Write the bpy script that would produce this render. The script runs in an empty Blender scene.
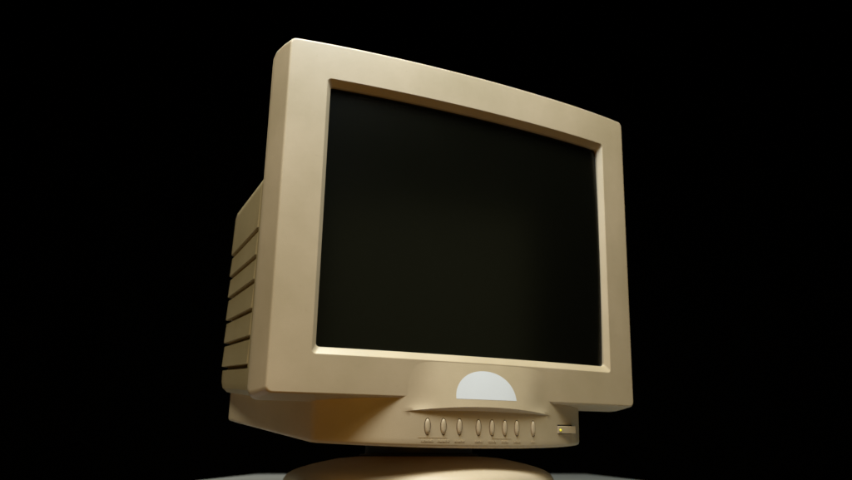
import bpy, bmesh, math, random
from mathutils import Matrix, Vector

random.seed(4)
scene = bpy.context.scene
col = scene.collection
PI = math.pi

# ------------------------------------------------------------------ poses
CAM_H = 0.0380                                   # lens height above the tabletop
PITCH = math.radians(16.348)
F_PX = 736.35 / 852.0
# monitor axes in the world (turned 27.7 degrees, tipped 2.8 degrees) and lens position in its axes
M = Matrix(((0.88558, -0.463937, 0.022589),
            (0.464487, 0.884533, -0.043045),
            (-0.00001, 0.048612, 0.998818)))
LENS = Vector((-0.377904, -0.607441, -0.186769))
BASE = Vector((-0.008, 0.83, 0.0))

# ------------------------------------------------------------------ materials
def new_mat(name):
    m = bpy.data.materials.new(name)
    m.use_nodes = True
    nt = m.node_tree
    return m, nt, nt.nodes['Principled BSDF']

def plastic(name, base, rough=0.43, grain=0.14, wear=0.13, spec=0.7):
    m, nt, b = new_mat(name)
    tc = nt.nodes.new('ShaderNodeTexCoord')
    # slow yellowing patches
    n1 = nt.nodes.new('ShaderNodeTexNoise')
    n1.inputs['Scale'].default_value = 9.0
    n1.inputs['Detail'].default_value = 5.0
    n1.inputs['Roughness'].default_value = 0.6
    nt.links.new(tc.outputs['Object'], n1.inputs['Vector'])
    r1 = nt.nodes.new('ShaderNodeValToRGB')
    d = [c * (1 - wear) for c in base]
    d[2] *= (1 - wear * 0.5)
    l = [min(1, c * (1 + wear * 0.5)) for c in base]
    r1.color_ramp.elements[0].position = 0.32
    r1.color_ramp.elements[0].color = (*d, 1)
    r1.color_ramp.elements[1].position = 0.7
    r1.color_ramp.elements[1].color = (*l, 1)
    nt.links.new(n1.outputs['Fac'], r1.inputs['Fac'])
    # tiny dark specks and scuffs
    n2 = nt.nodes.new('ShaderNodeTexNoise')
    n2.inputs['Scale'].default_value = 210.0
    n2.inputs['Detail'].default_value = 2.0
    nt.links.new(tc.outputs['Object'], n2.inputs['Vector'])
    r2 = nt.nodes.new('ShaderNodeValToRGB')
    r2.color_ramp.elements[0].position = 0.18
    r2.color_ramp.elements[0].color = (0.55, 0.47, 0.36, 1)
    r2.color_ramp.elements[1].position = 0.30
    r2.color_ramp.elements[1].color = (1, 1, 1, 1)
    nt.links.new(n2.outputs['Fac'], r2.inputs['Fac'])
    mx = nt.nodes.new('ShaderNodeMixRGB')
    mx.blend_type = 'MULTIPLY'
    mx.inputs['Fac'].default_value = 0.18
    nt.links.new(r1.outputs['Color'], mx.inputs['Color1'])
    nt.links.new(r2.outputs['Color'], mx.inputs['Color2'])
    nt.links.new(mx.outputs['Color'], b.inputs['Base Color'])
    # roughness variation
    rr = nt.nodes.new('ShaderNodeMapRange')
    rr.inputs['To Min'].default_value = rough - 0.05
    rr.inputs['To Max'].default_value = rough + 0.07
    nt.links.new(n1.outputs['Fac'], rr.inputs['Value'])
    nt.links.new(rr.outputs['Result'], b.inputs['Roughness'])
    b.inputs['Specular IOR Level'].default_value = spec
    # moulded grain
    n3 = nt.nodes.new('ShaderNodeTexNoise')
    n3.inputs['Scale'].default_value = 1500.0
    n3.inputs['Detail'].default_value = 2.0
    nt.links.new(tc.outputs['Object'], n3.inputs['Vector'])
    bp = nt.nodes.new('ShaderNodeBump')
    bp.inputs['Strength'].default_value = grain
    bp.inputs['Distance'].default_value = 0.0006
    nt.links.new(n3.outputs['Fac'], bp.inputs['Height'])
    nt.links.new(bp.outputs['Normal'], b.inputs['Normal'])
    return m

BEIGE = (0.575, 0.445, 0.295)
mat_case = plastic('aged_beige_plastic', BEIGE)
mat_base = plastic('aged_beige_plastic_base', (0.60, 0.465, 0.33), rough=0.5)
mat_rear = plastic('darker_rear_plastic', (0.42, 0.315, 0.165))  # darker, yellower base colour than the front case
mat_btn = plastic('beige_button_plastic', (0.60, 0.465, 0.31), rough=0.38, wear=0.04)

mat_glass, nt, b = new_mat('dark_tube_glass')
tc = nt.nodes.new('ShaderNodeTexCoord')
nz = nt.nodes.new('ShaderNodeTexNoise'); nz.inputs['Scale'].default_value = 14; nz.inputs['Detail'].default_value = 6
nt.links.new(tc.outputs['Object'], nz.inputs['Vector'])
mr = nt.nodes.new('ShaderNodeMapRange')
mr.inputs['To Min'].default_value = 0.18; mr.inputs['To Max'].default_value = 0.23
nt.links.new(nz.outputs['Fac'], mr.inputs['Value'])
nt.links.new(mr.outputs['Result'], b.inputs['Roughness'])
b.inputs['Base Color'].default_value = (0.006, 0.006, 0.0033, 1)
b.inputs['Specular IOR Level'].default_value = 0.9

mat_gap, nt, b = new_mat('black_tube_gasket')
b.inputs['Base Color'].default_value = (0.012, 0.011, 0.009, 1); b.inputs['Roughness'].default_value = 0.6

mat_neck, nt, b = new_mat('charcoal_plastic')
b.inputs['Base Color'].default_value = (0.022, 0.020, 0.018, 1); b.inputs['Roughness'].default_value = 0.55

mat_sticker, nt, b = new_mat('white_paper_sticker')
tc = nt.nodes.new('ShaderNodeTexCoord')
nz = nt.nodes.new('ShaderNodeTexNoise'); nz.inputs['Scale'].default_value = 60; nz.inputs['Detail'].default_value = 4
nt.links.new(tc.outputs['Object'], nz.inputs['Vector'])
rp = nt.nodes.new('ShaderNodeValToRGB')
rp.color_ramp.elements[0].color = (0.72, 0.715, 0.74, 1); rp.color_ramp.elements[1].color = (0.76, 0.755, 0.78, 1)
nt.links.new(nz.outputs['Fac'], rp.inputs['Fac']); nt.links.new(rp.outputs['Color'], b.inputs['Base Color'])
b.inputs['Roughness'].default_value = 0.9
b.inputs['Specular IOR Level'].default_value = 0.2

mat_led, nt, b = new_mat('lit_yellow_led')
b.inputs['Base Color'].default_value = (0.7, 0.65, 0.05, 1)
b.inputs['Emission Color'].default_value = (1.0, 0.86, 0.03, 1)
b.inputs['Emission Strength'].default_value = 0.55
b.inputs['Roughness'].default_value = 0.3

mat_table, nt, b = new_mat('pale_grey_laminate')
tc = nt.nodes.new('ShaderNodeTexCoord')
nz = nt.nodes.new('ShaderNodeTexNoise'); nz.inputs['Scale'].default_value = 25; nz.inputs['Detail'].default_value = 6
nt.links.new(tc.outputs['Object'], nz.inputs['Vector'])
rp = nt.nodes.new('ShaderNodeValToRGB')
rp.color_ramp.elements[0].color = (0.20, 0.215, 0.21, 1); rp.color_ramp.elements[1].color = (0.26, 0.275, 0.27, 1)
nt.links.new(nz.outputs['Fac'], rp.inputs['Fac']); nt.links.new(rp.outputs['Color'], b.inputs['Base Color'])
b.inputs['Roughness'].default_value = 0.5

mat_cloth, nt, b = new_mat('black_backdrop_cloth')
tc = nt.nodes.new('ShaderNodeTexCoord')
nz = nt.nodes.new('ShaderNodeTexNoise'); nz.inputs['Scale'].default_value = 3; nz.inputs['Detail'].default_value = 4
nt.links.new(tc.outputs['Object'], nz.inputs['Vector'])
rp = nt.nodes.new('ShaderNodeValToRGB')
rp.color_ramp.elements[0].color = (0.0020, 0.0018, 0.0015, 1); rp.color_ramp.elements[1].color = (0.0034, 0.0030, 0.0024, 1)
nt.links.new(nz.outputs['Fac'], rp.inputs['Fac']); nt.links.new(rp.outputs['Color'], b.inputs['Base Color'])
b.inputs['Roughness'].default_value = 1.0
b.inputs['Specular IOR Level'].default_value = 0.0

# ------------------------------------------------------------------ helpers
def finish(name, bm, mat, parent=None, angle=34, mw=None, weighted=False):
    bmesh.ops.recalc_face_normals(bm, faces=bm.faces)
    me = bpy.data.meshes.new(name)
    bm.to_mesh(me); bm.free()
    me.polygons.foreach_set('use_smooth', [True] * len(me.polygons))
    if angle < 180:
        me.set_sharp_from_angle(angle=math.radians(angle))
    me.materials.append(mat)
    o = bpy.data.objects.new(name, me)
    col.objects.link(o)
    if weighted:
        wn = o.modifiers.new('weighted_normals', 'WEIGHTED_NORMAL')
        wn.keep_sharp = True; wn.weight = 50
    if parent is not None:
        o.parent = parent
    if mw is not None:
        o.matrix_local = mw
    return o

def bridge(bm, a, b_, closed=True):
    n = len(a)
    for i in range(n if closed else n - 1):
        j = (i + 1) % n
        try:
            bm.faces.new((a[i], a[j], b_[j], b_[i]))
        except ValueError:
            pass

def rrect(x0, x1, z0, z1, r, nx=40, nz=14, nc=6):
    """rounded rectangle, constant point count, counter-clockwise from the lower left"""
    P = []
    def edge(p, q, n):
        for i in range(1, n):
            t = i / n
            P.append((p[0] + (q[0] - p[0]) * t, p[1] + (q[1] - p[1]) * t))
    def arc(cx, cz, a0):
        for i in range(nc + 1):
            a = a0 + (PI / 2) * i / nc
            P.append((cx + r * math.cos(a), cz + r * math.sin(a)))
    arc(x0 + r, z0 + r, PI)
    edge((x0 + r, z0), (x1 - r, z0), nx)
    arc(x1 - r, z0 + r, 1.5 * PI)
    edge((x1, z0 + r), (x1, z1 - r), nz)
    arc(x1 - r, z1 - r, 0)
    edge((x1 - r, z1), (x0 + r, z1), nx)
    arc(x0 + r, z1 - r, PI / 2)
    edge((x0, z1 - r), (x0, z0 + r), nz)
    return P

def bow(x):                       # plan curve of the bezel front
    u = abs(x) / 0.205
    return 0.01444 * u * u + 0.0023 * u ** 6

def lathe(bm, prof, seg=128, cap=True):
    rings = []
    for r, z in prof:
        rings.append([bm.verts.new((r * math.cos(2 * PI * i / seg), r * math.sin(2 * PI * i / seg), z)) for i in range(seg)])
    for a, b_ in zip(rings, rings[1:]):
        bridge(bm, a, b_)
    if cap:
        bm.faces.new(rings[0][::-1]); bm.faces.new(rings[-1])

# ------------------------------------------------------------------ the monitor
root = bpy.data.objects.new('crt_monitor', None)
root.empty_display_size = 0.1
col.objects.link(root)
root.location = BASE
root['label'] = 'boxy beige tube computer monitor with dark blank screen and a row of oval buttons'
root['category'] = 'monitor'
POSE = Matrix.Translation(M @ (-LENS) + Vector((0, 0, CAM_H)) - BASE) @ M.to_4x4()

HW, ZH = 0.205, 0.16624
OW, OZ0, OZ1 = 0.1679, -0.1311, 0.1296
IW, IZ0, IZ1 = 0.1629, -0.1246, 0.1235

# --- bezel
bm = bmesh.new()
def loop(x0, x1, z0, z1, r, e=None, yabs=None):
    return [bm.verts.new((x, (bow(x) + e) if yabs is None else yabs, z)) for x, z in rrect(x0, x1, z0, z1, r)]
loops = [
    loop(-IW + .0003, IW - .0003, IZ0 + .0003, IZ1 - .0003, .0035, e=.024),
    loop(-IW, IW, IZ0, IZ1, .0035, e=.0056),
    loop(-IW - .0003, IW + .0003, IZ0 - .0003, IZ1 + .0003, .0035, e=.0049),
    loop(-OW + .0005, OW - .0005, OZ0 + .0005, OZ1 - .0005, .0035, e=.0005),
    loop(-OW, OW, OZ0, OZ1, .0038, e=.0001),
    loop(-OW - .0005, OW + .0005, OZ0 - .0005, OZ1 + .0005, .004, e=.0),
    loop(-.187, .187, -.1480, .1480, .004, e=.0),
    loop(-HW + .0022, HW - .0022, -ZH + .0022, ZH - .0022, .0045, e=.0),
    loop(-HW + .0012, HW - .0012, -ZH + .0012, ZH - .0012, .005, e=.0003),
    loop(-HW + .0004, HW - .0004, -ZH + .0004, ZH - .0004, .0055, e=.0010),
    loop(-HW, HW, -ZH, ZH, .006, e=.0024),
    loop(-HW - .0028, HW + .0028, -ZH - .0022, ZH + .0004, .0062, yabs=.032),
    loop(-HW - .0052, HW + .0052, -ZH - .0042, ZH + .0005, .0075, yabs=.046),
    loop(-HW - .0058, HW + .0058, -ZH - .0049, ZH - .0012, .010, yabs=.0525),
    loop(-HW - .0048, HW + .0048, -ZH - .0046, ZH - .0045, .012, yabs=.0570),
    loop(-HW - .0020, HW + .0020, -ZH - .0030, ZH - .009, .013, yabs=.0595),
    loop(-HW + .014, HW - .014, -ZH + .006, ZH - .024, .012, yabs=.0605),
    loop(-HW + .026, HW - .026, -ZH + .014, ZH - .032, .012, yabs=.0605),
]
for a, b_ in zip(loops, loops[1:]):
    bridge(bm, a, b_)
bezel = finish('bezel', bm, mat_case, root, 50, POSE, True)

# --- picture tube glass
bm = bmesh.new()
N = 36
gw, gz0, gz1 = IW + .002, IZ0 - .002, IZ1 + .002
zc, hz = (gz0 + gz1) / 2, (gz1 - gz0) / 2
grid = []
for j in range(N + 1):
    z = gz0 + (gz1 - gz0) * j / N
    row = []
    for i in range(N + 1):
        x = -gw + 2 * gw * i / N
        y = .0062 + bow(x) * .98 + .0022 * ((z - zc) / hz) ** 2
        row.append(bm.verts.new((x, y, z)))
    grid.append(row)
for j in range(N):
    for i in range(N):
        bm.faces.new((grid[j][i], grid[j][i + 1], grid[j + 1][i + 1], grid[j + 1][i]))
# rim and back of the glass plate, so that it has a thickness
res = bmesh.ops.solidify(bm, geom=bm.faces[:], thickness=-.008)
screen = finish('screen', bm, mat_glass, root, 40, POSE)

# --- rear housing with six cooling grooves down each side
bm = bmesh.new()
GR = [(-.0001, .0031), (-.0284, -.0234), (-.0536, -.0488), (-.0826, -.0765), (-.1095, -.1035), (-.1375, -.1311)]
def groove_z(k, y):
    a, b_ = GR[k]
    return a + (b_ - a) * (y - .119) / (.281 - .119)
def section(y, xs, zb, zs, zt, xt, depth, sc=1.0, gy=None):
    """left half from bottom centre to top centre"""
    gy = y if gy is None else gy
    L = [(0, zb), (-xs * .5, zb), (-xs + .016, zb), (-xs + .007, zb + .0016), (-xs + .0018, zb + .006), (-xs, zb + .013)]
    for k in range(5, -1, -1):
        g = groove_z(k, gy)
        for dz, ins in ((-.0025, 0), (-.0019, depth), (.0013, depth), (.0021, 0)):
            L.append((-xs + ins - (.0013 if depth and dz > .002 else 0), g + dz))
    L += [(-xs, zs - .012), (-xs + .002, zs - .004), (-xs + .008, zs + .004), (-xt - .012, zt - .016), (-xt, zt - .004), (-xt + .014, zt), (-xt * .4, zt), (0, zt)]
    return [(x * sc, z * sc) for x, z in L]
def zb_at(y): return -.1676 + (y - .105) / (.285 - .105) * .0083
def zs_at(y): return .0586 + (y - .119) / (.284 - .119) * .0041
def xs_at(y): return .199 - .075 * (y - .08)
def full(half): return half + [(-x, z) for x, z in reversed(half[1:-1])]
stations = [(.057, 0, .0), (.1155, 0, .0), (.1164, .0065, .0), (.20, .0065, .0), (.2800, .0065, .0), (.2840, .0060, .0014), (.2868, .0050, .0046)]
rings = []
for y, dep, ins in stations:
    yy = min(y, .284)
    h = section(y, xs_at(yy) - ins, zb_at(yy) + ins * .6, zs_at(yy), .150 - (y - .057) * .12, .135, dep, gy=yy)
    rings.append([bm.verts.new((x, y, z)) for x, z in full(h)])
for y, sc in ((.292, .93), (.325, .83), (.365, .70), (.392, .63), (.396, .60)):
    h = section(.284, xs_at(.284) - .0046, zb_at(.284) + .003, zs_at(.284), .122, .135, .0, sc=sc, gy=.284)
    rings.append([bm.verts.new((x, y, z + (1 - sc) * .01)) for x, z in full(h)])
for a, b_ in zip(rings, rings[1:]):
    bridge(bm, a, b_)
bm.faces.new(rings[-1])
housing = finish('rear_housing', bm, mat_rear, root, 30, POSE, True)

# --- chin: bowed control panel under the bezel, with the lip that overhangs the buttons
def yc(x): return -.0055 + 12.6 * abs(x) ** 2.925
def slope(x): return math.copysign(12.6 * 2.925 * abs(x) ** 1.925, x)
XL = .079
def lip_k(x): return max(0.0, 1 - (x / XL) ** 2)
def y_lip(x): return yc(x) - .0046 * lip_k(x) ** 0.9
def z_lip(x): return -.1722 - .0054 * min(1, (x / XL) ** 2)
ZTOP = -.1314
def y_bulge(x, t):
    raw = bow(x) - y_lip(x)                  # how far the lip stands out of the bezel front
    if raw <= 0:
        return bow(x) - raw
    q = min(1.0, raw / .0085)
    soft = raw * q * q * (3 - 2 * q)         # soft shoulder high up, crisp at the lip
    w = t ** 9
    d = (soft * (1 - w) + raw * w) * t
    return bow(x) - d + .0002 * (1 - t) ** 4
def surf(x, z):                    # front of the bulge at a height between ZTOP and the lip
    t = (ZTOP - z) / (ZTOP - z_lip(x))
    return min(y_bulge(x, max(0, min(1, t))), bow(x))

plan = []                          # (x, y, nx, ny, is_front)
xe = .1490
side = [(-.1712, .285), (-.1700, .26), (-.1632, .18), (-.1574, .11), (-.1537, .066), (-.1524, .0525)]
front = [(-.1517, .0480), (-.1507, .0455)]
NF = 96
front += [(-xe + 2 * xe * i / NF, yc(-xe + 2 * xe * i / NF)) for i in range(NF + 1)]
front += [(-x, y) for x, y in reversed(front[:2])]
pts = side + front + [(-x, y) for x, y in reversed(side)]
def z_bot(x, y):
    if y > .05:
        return -.2072 + (y - .05) / (.285 - .05) * .0165
    return -.2096 + .0024 * min(1, (abs(x) / .151) ** 2)
bm = bmesh.new()
cols = []
n = len(pts)
for i, (x, y) in enumerate(pts):
    a = pts[max(0, i - 1)]; c = pts[min(n - 1, i + 1)]
    tx, ty = c[0] - a[0], c[1] - a[1]
    l = math.hypot(tx, ty); nx, ny = ty / l, -tx / l        # outwards
    isf = abs(x) <= xe + 1e-6 and y < .045
    zb = z_bot(x, y)
    colv = []
    TS = 14
    for k in range(TS + 1):
        t = k / TS
        if isf:
            z = ZTOP + (z_lip(x) - ZTOP) * t
            yy = y_bulge(x, t)
        else:
            z = ZTOP + (-.1776 - ZTOP) * t
            yy = y
        colv.append((x, yy, z))
    k = lip_k(x) if isf else 0
    zl = z_lip(x) if isf else -.1776
    colv.append((x, y_lip(x) + .0006 * k if isf else y, zl - .0005 * k - .0001))
    colv.append((x, y, zl - .0034 * k - .0004))
    for q in range(1, 7):
        zz = (zl - .0034 * k - .0004) + ((zb + .0034) - (zl - .0034 * k - .0004)) * q / 6
        colv.append((x, y, zz))
    for off, dz in ((.0003, .0021), (.0011, .0009), (.0024, .0002), (.0045, 0)):
        colv.append((x - nx * off, y - ny * off, zb + dz))
    cols.append([bm.verts.new(p) for p in colv])
for a, b_ in zip(cols, cols[1:]):
    bridge(bm, a, b_, closed=False)
bm.faces.new([c[0] for c in cols])
bm.faces.new([c[-1] for c in reversed(cols)])
bm.faces.new(cols[0]); bm.faces.new(list(reversed(cols[-1])))
chin = finish('control_panel', bm, mat_case, root, 30, POSE)

# recesses cut for the buttons
BTN = [(-.0592, -.1907), (-.0438, -.1905), (-.0276, -.1904), (-.0074, -.1907), (.0074, -.1908), (.0218, -.1907), (.0359, -.1906), (.0562, -.1907)]
BW, BH = .0025, .0069
def ell(bm, x, z, hw, hh, y0, y1, seg=28, rot=0.0):
    A, B = [], []
    ca, sa = math.cos(rot), math.sin(rot)
    for i in range(seg):
        a = 2 * PI * i / seg
        dx, dz = hw * math.cos(a), hh * math.sin(a)
        A.append(bm.verts.new((x + dx, y0 + slope(x) * dx, z + dz)))
        B.append(bm.verts.new((x + dx, y1 + slope(x) * dx, z + dz)))
    bridge(bm, A, B); bm.faces.new(A[::-1]); bm.faces.new(B)
bm = bmesh.new()
for x, z in BTN:
    ell(bm, x, z, BW + .00075, BH + .00075, yc(x) - .02, yc(x) + .006)
# power key slot
PX0, PX1, PZ0, PZ1 = .0925, .1230, -.1954, -.1874
vs = [(PX0, yc(PX0) - .02, PZ0 - .0003), (PX1, yc(PX0) - .02, PZ0 - .0003), (PX1, yc(PX1) + .004, PZ0 - .0003), (PX0, yc(PX0) + .008, PZ0 - .0003)]
lo = [bm.verts.new(v) for v in vs]
hi = [bm.verts.new((v[0], v[1], PZ1 + .0010)) for v in vs]
bridge(bm, lo, hi); bm.faces.new(lo[::-1]); bm.faces.new(hi)
cut = finish('cutter', bm, mat_case)
cut.matrix_world = Matrix.Identity(4)
tmp = bpy.data.objects.new('tmp', chin.data); col.objects.link(tmp)
md = tmp.modifiers.new('b', 'BOOLEAN'); md.operation = 'DIFFERENCE'; md.object = cut; md.solver = 'EXACT'
bpy.context.view_layer.update()
dg = bpy.context.evaluated_depsgraph_get()
cutmesh = bpy.data.meshes.new_from_object(tmp.evaluated_get(dg))
bpy.data.objects.remove(tmp); bpy.data.objects.remove(cut)
if len(cutmesh.polygons) > 100:
    cutmesh.set_sharp_from_angle(angle=math.radians(30))
    cutmesh.name = 'control_panel'
    chin.data = cutmesh

# --- the eight oval buttons
def button_mesh():
    bm = bmesh.new()
    seg = 28
    rings = []
    for f, y in ((1.0, .005), (1.0, .0002), (.97, -.0004), (.86, -.0009), (.6, -.0014), (.3, -.0016)):
        rings.append([bm.verts.new((BW * f * math.cos(2 * PI * i / seg), y, BH * (f if f < 1 else 1) ** .6 * math.sin(2 * PI * i / seg))) for i in range(seg)])
    for a, b_ in zip(rings, rings[1:]):
        bridge(bm, a, b_)
    bm.faces.new(rings[-1]); bm.faces.new(rings[0][::-1])
    return bm
proto = None
for x, z in BTN:
    T = Matrix.Translation((x, yc(x), z)) @ Matrix.Rotation(math.atan(slope(x)), 4, 'Z')
    if proto is None:
        proto = finish('button', button_mesh(), mat_btn, root, 50, POSE @ T)
    else:
        o = proto.copy(); col.objects.link(o); o.parent = root; o.matrix_local = POSE @ T

# --- power key with its lamp
bm = bmesh.new()
ins = [(0, 0), (.0006, .0005)]
y0 = yc(PX0) - .0006
y1 = yc(PX0) + .0085
def ring(e, yl, yr):
    return [bm.verts.new(p) for p in ((PX0 + e, yl, PZ0 + e), (PX1 - e, yr, PZ0 + e), (PX1 - e, yr, PZ1 - e), (PX0 + e, yl, PZ1 - e))]
rs = [ring(.0003, yc(PX0) + .0075, yc(PX1) + .003), ring(.0003, y0 + .0008, y1 + .0008), ring(.0006, y0 + .0002, y1 + .0002), ring(.0012, y0, y1)]
for a, b_ in zip(rs, rs[1:]):
    bridge(bm, a, b_)
bm.faces.new(rs[-1]); bm.faces.new(rs[0][::-1])
power = finish('power_button', bm, mat_btn, root, 30, POSE, True)
bm = bmesh.new()
bmesh.ops.create_uvsphere(bm, u_segments=20, v_segments=12, radius=1.0)
for v in bm.verts:
    v.co = Vector((v.co.x * .0017, v.co.y * .0010, v.co.z * .0012))
led = finish('indicator_led', bm, mat_led, power, 180)
led.location = (PX0 + .0040, y0 + .0010, -.1917)

# --- tiny moulded marks under the buttons
bm = bmesh.new()
def bar(x, z, w, h, t=.00045):
    A = []
    for sx, sz in ((-1, -1), (1, -1), (1, 1), (-1, 1)):
        A.append((x + sx * w / 2, z + sz * h / 2))
    f = [bm.verts.new((px, yc(px) - t, pz)) for px, pz in A]
    g = [bm.verts.new((px, yc(px) + .0008, pz)) for px, pz in A]
    bridge(bm, g, f); bm.faces.new(f); bm.faces.new(g[::-1])
for i, (x, z) in enumerate(BTN):
    zc_ = -.2030
    wid = (.0120, .0120, .0105, .0085, .0085, .0085, .0085, .0060)[i]
    m = int(wid / .0016)
    for q in range(m):
        xx = x - wid / 2 + (q + .5) * wid / m
        bar(xx, zc_, .0009, .0015)
        if (q * 7 + i) % 3:
            bar(xx + .0004, zc_ + (.0006 if (q + i) % 2 else -.0006), .0010, .0003)
for q in range(11):
    bar(-.0665 + q * .0025, -.2003, .00255, .0003, .0002)
for q in range(9):
    bar(.008 + q * .0025, -.2004, .00255, .0003, .0002)
marks = finish('moulded_marks', bm, mat_case, root, 30, POSE)

# --- white half-round sticker above the buttons
bm = bmesh.new()
SX, SZ, SW, SH = .0009, -.1654, .0334, .0268
NA, NR = 40, 14
rows = []
for k in range(NR + 1):
    h = math.sin(PI / 2 * k / NR)
    z = SZ + SH * h
    w = SW * max(0.0, 1 - h ** 2.1) ** .48
    rows.append([(SX + w * (-1 + 2 * i / NA), z) for i in range(NA + 1)])
F = [[bm.verts.new((x, surf(x, z) - .00012, z)) for x, z in r] for r in rows]
for a, b_ in zip(F, F[1:]):
    for i in range(NA):
        try: bm.faces.new((a[i], a[i + 1], b_[i + 1], b_[i]))
        except ValueError: pass
bmesh.ops.remove_doubles(bm, verts=bm.verts[:], dist=.00002)
sticker = finish('white_sticker', bm, mat_sticker, root, 60, POSE)

# --- tilt and swivel base standing on the table
bm = bmesh.new()
lathe(bm, [(.139, 0), (.1425, .0015), (.1438, .006), (.1437, .0115), (.1425, .0160), (.1395, .0202), (.1340, .0236),
           (.1260, .0266), (.1140, .0300), (.100, .0330), (.0865, .0357), (.0700, .0372), (.0600, .0378)])
foot = finish('swivel_base', bm, mat_base, root, 30)
bm = bmesh.new()
lathe(bm, [(.0640, .0340), (.0640, .0392), (.0625, .0400), (.0590, .0402), (.0580, .0410), (.0570, .0560), (.0570, .0660)])
neck = finish('swivel_neck', bm, mat_neck, root, 30)

# ------------------------------------------------------------------ table
bm = bmesh.new()
def table_loop(ins, z, r):
    return [bm.verts.new((x, y, z)) for x, y in rrect(-.372 + ins, .351 - ins, .665 + ins, 1.70 - ins, r, 10, 10, 8)]
tl = [table_loop(.004, -.036, .03), table_loop(.0, -.033, .034), table_loop(0, -.003, .034), table_loop(.001, -.0008, .033), table_loop(.003, 0, .031)]
for a, b_ in zip(tl, tl[1:]):
    bridge(bm, a, b_)
bm.faces.new(tl[0][::-1]); bm.faces.new(tl[-1])
table = finish('table', bm, mat_table, None, 40)
table['label'] = 'pale grey tabletop the monitor stands on, only its far edge in view'
table['category'] = 'table'

# ------------------------------------------------------------------ black cloth behind
bm = bmesh.new()
A = []
NXC = 160
for i in range(NXC + 1):
    x = -5 + 10 * i / NXC
    w = .03 * math.sin(x * 5.1) + .018 * math.sin(x * 11.3 + 1)
    A.append((bm.verts.new((x, 4.2 + w, -1.2)), bm.verts.new((x, 4.2 + w * .7, 4.5))))
for a, b_ in zip(A, A[1:]):
    bm.faces.new((a[0], b_[0], b_[1], a[1]))
cloth = finish('backdrop', bm, mat_cloth, None, 180)
cloth['kind'] = 'structure'

# ------------------------------------------------------------------ lamps
centre = M @ (-LENS) + Vector((0, 0, CAM_H))
def area(name, pos, target, w, h, power, color, spread=180):
    ld = bpy.data.lights.new(name, 'AREA')
    ld.shape = 'RECTANGLE'; ld.size = w; ld.size_y = h
    ld.energy = power; ld.color = color
    ld.spread = math.radians(spread)
    o = bpy.data.objects.new(name, ld); col.objects.link(o)
    o.location = pos
    d = Vector(target) - Vector(pos)
    o.rotation_euler = d.to_track_quat('-Z', 'Y').to_euler()
    return o
def mw(x, y, z): return M @ (Vector((x, y, z)) - LENS) + Vector((0, 0, CAM_H))
area('overhead_softbox', mw(-.10, -.38, .99), mw(-.02, .0, 0), .40, .30, 12.8, (1.0, 1.0, .72))
area('cool_top_fill', mw(-.17, -.20, .58), mw(-.02, .0, 0), .30, .20, 3.6, (.16, .44, 1.0))  # added blue fill that whitens the highlights on the upper bezel
area('front_fill', mw(.12, -.66, .98), mw(.02, .0, -.1), .34, .26, 2.3, (1.0, .82, .42))  # added warm fill that lightens the button panel and lower front
area('side_lamp', mw(-.74, -.22, .84), mw(-.2, .05, 0), .3, .3, 7.2, (1.0, 1.0, .80))
area('rear_lamp', mw(-.12, .85, 1.0), mw(-.25, .85, -.2), .4, .3, 4.5, (1.0, .93, .83), spread=110)
area('low_warm_fill', mw(-.85, -1.1, -.60), mw(0, 0, -.1), .5, .3, 2.4, (1.0, .50, .07))
area('screen_reflection_light', mw(.60, -1.6, .14), mw(0, 0, 0), 1.3, .80, .47, (1.0, .98, .5))  # added area light, there to show as a dim reflection in the screen

# ------------------------------------------------------------------ world
w = bpy.data.worlds.new('World'); scene.world = w; w.use_nodes = True
bg = w.node_tree.nodes['Background']
bg.inputs['Color'].default_value = (0.9, 0.75, 0.5, 1)
bg.inputs['Strength'].default_value = 0.0015

# ------------------------------------------------------------------ camera
cd = bpy.data.cameras.new('camera')
cam = bpy.data.objects.new('camera', cd); col.objects.link(cam)
cam.location = (0, 0, CAM_H)
cam.rotation_euler = (PI / 2 + PITCH, 0, 0)
cd.sensor_width = 36; cd.sensor_fit = 'HORIZONTAL'
cd.lens = 36 * F_PX
cd.clip_start = .01; cd.clip_end = 50
cd.dof.use_dof = True
cd.dof.focus_distance = .70
cd.dof.aperture_fstop = 6.3
scene.camera = cam

vs_ = scene.view_settings
scene.display_settings.display_device = 'sRGB'
vs_.view_transform = 'Standard'; vs_.look = 'None'; vs_.exposure = 0; vs_.gamma = 1
scene.cycles.use_denoising = True
scene.cycles.max_bounces = 8
